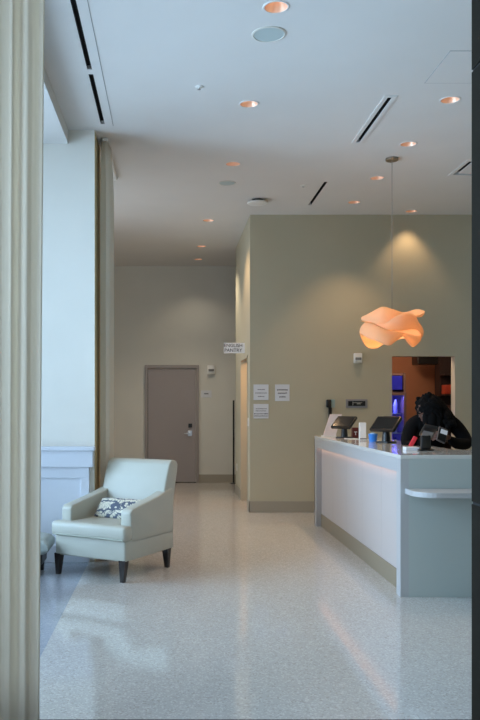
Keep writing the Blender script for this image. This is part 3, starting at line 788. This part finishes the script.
# red top and lanyard at the open collar
MB().prism([(-.03, 1.29), (.02, 1.29), (.006, 1.20), (-.012, 1.20)], 'y', -.155, -.12, .004).build('shirt_collar', M['red'], pr)
MB().box(-.235, -.20, -.345, -.30, 1.065, 1.165, .006, rot=Matrix.Rotation(.5, 3, 'Y')).build('red_cuff', M['red'], pr)
# hands: palm + five bent fingers closing on the phone
def hand(s, wrist, parent):
    w0 = Vector(wrist); f = Vector((-s*.35, -.75, .35)).normalized(); side = Vector((0, .25, 1)).normalized(); inn = Vector((-s, 0, 0))
    parts = []
    parts.append(skin_chain('p', [w0, w0+f*.035, w0+f*.075], [(0, 1), (1, 2)], [(.022, .018), (.034, .016), (.036, .014)], M['skin'], parent))
    for k in range(4):
        ln = (.062, .072, .068, .052)[k]; b0 = w0+f*.07+side*(.028-.0187*k)
        pts = [b0-f*.02, b0+f*ln*.4+inn*.004, b0+f*ln*.62+inn*ln*.35, b0+f*ln*.60+inn*ln*.75]
        parts.append(skin_chain('p', pts, [(0, 1), (1, 2), (2, 3)], [.009, .0085, .008, .0065], M['skin'], parent))
    b0 = w0+f*.03+side*.025
    parts.append(skin_chain('p', [b0, b0+side*.03+f*.01+inn*.01, b0+side*.045+f*.03+inn*.03], [(0, 1), (1, 2)], [.013, .011, .008], M['skin'], parent))
    return merged(parts, 'hand', M['skin'], parent)
hand(-1, (-.085, -.385, 1.14), pr); hand(1, (.085, -.385, 1.145), pr)
for s in (-1, 1):
    sh = MB().box(s*.115-.045, s*.115+.045, -.12, .15, 0, .085, .03, 3); auto(sh.build('shoe', M['black'], pr))
# handheld device the person looks at
ph = tag(MB().box(-.042, .042, -.008, .008, -.08, .08, .006).build('handheld_device', M['reader']), 'grey handheld device held in the hands of the person in black', 'device')
ph.location = (2.42, 7.12, 1.185); ph.rotation_euler = (math.radians(-35), math.radians(25), 0)
MB().box(-.036, .036, -.0095, -.008, -.07, .06).build('device_back', M['blackmetal'], ph)
rcp = tag(MB().box(-.03, .03, -.002, .002, -.02, .02).build('receipt', M['paper']), 'small white receipt curling out beside the handheld device', 'paper')
rcp.location = (X(444, 7.05), 7.05, Z(432, 7.05)); rcp.rotation_euler = (math.radians(-20), math.radians(20), 0)

# ------------------------------------------------------------------ back office
fx0, fx1, fy = 2.80, 3.39, 11.5
fr_ = thing('drinks_cooler', 'glass-fronted drinks cooler glowing blue in the back office', 'cooler', (fx0, fy, 0))
fw = fx1-fx0; FH = 1.90
MB().box(0, .03, 0, .6, 0, FH).box(fw-.03, fw, 0, .6, 0, FH).box(.03, fw-.03, .57, .6, 0, FH).box(.03, fw-.03, 0, .57, 0, .14).box(.03, fw-.03, 0.02, .57, FH-.03, FH).box(.03, fw-.03, .02, .57, 1.60, 1.63).build('cabinet', M['fridge'], fr_)
MB().box(.03, fw-.045, .54, .565, .14, 1.60).build('back_liner', M['fridge_in'], fr_)
MB().box(.035, fw-.05, 0.0, .02, 1.66, 1.86, .002).build('header_panel', M['header'], fr_)
MB().box(.035, .05, .04, .06, .2, 1.58).build('light_tube', M['fridge_led'], fr_)
shz = [.42, .74, 1.04, 1.32]
for z in shz: MB().box(.03, fw-.03, .08, .54, z-.012, z).build('shelf', M['steel'], fr_)
dd = MB().box(0.0, .035, -.035, -.002, .14, 1.62, .003).box(fw-.035, fw, -.035, -.002, .14, 1.62, .003).box(.035, fw-.035, -.035, -.002, 1.58, 1.62).box(.035, fw-.035, -.035, -.002, .14, .18).build('cooler_door', M['fridge'], fr_)
MB().box(.035, fw-.035, -.022, -.016, .18, 1.58).build('glass_pane', M['glass'], dd)
MB().box(.045, .06, -.07, -.035, .7, 1.1, .004).build('door_handle', M['blackmetal'], dd)
l = area('cooler_glow', (fx0+fw/2, fy+.10, 1.55), (math.radians(-25), 0, 0), .4, .08, 5, (.18, .18, 1.0))
bt = None
for zi, z in enumerate(shz):
    shn = ('lowest', 'second lowest', 'second highest', 'highest')[zi]
    for k in range(5):
        loc = (fx0+.085+k*.1, fy+.16, z+.001)
        if bt is None:
            bt = thing('drink_bottle', 'pale bottle on the lowest shelf inside the blue-lit cooler', 'bottle', loc, 0, 'bottles in the blue-lit cooler')
            auto(MB().lathe((0, 0, 0), [(.0005, 0), (.03, 0), (.032, .01), (.032, .12), (.026, .15), (.012, .185), (.012, .205), (.0005, .205)], 16).build('glass_body', M['bottle'], bt))
            MB().cyl((0, 0, .205), (0, 0, .225), .014, n=12).build('cap', M['bottlecap'], bt)
        else: dup(bt, loc, 'pale bottle on the %s shelf inside the blue-lit cooler' % shn)
# dark wall shelf with red packs on the right and a ceiling unit
r = thing('wall_shelf', 'dark wall shelf unit inside doorway on the right', 'shelf', (4.09, 12.0, 0))
MB().box(-.02, 1.1, .05, .30, 0, 2.3, .002).build('shelf_back', M['shelfwood'], r)
for z in (.4, .9, 1.3, 1.6, 1.9): MB().box(-.05, 1.1, -.25, .05, z-.02, z).build('shelf_board', M['shelfwood'], r)
for k, (z, c, lb) in enumerate(((1.6, (170, 60, 36), 'orange-red pack on upper board of the dark shelf in the doorway'), (1.3, (84, 52, 44), 'brown pack on lower board of the dark shelf in the doorway'))):
    tag(MB().box(4.05, 4.19, 11.79, 11.94, z+.001, z+.14, .012).build('snack_pack', mat('pack_%d' % k, c, .5)), lb, 'packet')
r = thing('ceiling_projector', 'dark box fitting hung at ceiling inside the office doorway', 'fixture', (3.98, 12.3, 2.7))
MB().box(-.22, .25, -.15, .15, -.64, -.50, .01).build('unit_body', M['black'], r)
MB().cyl((0, 0, -.50), (0, 0, 0), .02, n=12).build('mount', M['black'], r)
l = bpy.data.lights.new('office_lamp', 'POINT'); l.energy = 26; l.color = (1, .72, .54); l.shadow_soft_size = .12
lo = bpy.data.objects.new('office_lamp', l); C.objects.link(lo); lo.location = (3.1, 11.2, 2.45)
l = bpy.data.lights.new('pantry_lamp', 'POINT'); l.energy = 30; l.color = (1, .60, .30); l.shadow_soft_size = .1
lo = bpy.data.objects.new('pantry_lamp', l); C.objects.link(lo); lo.location = (1.7, 11.3, 2.3)
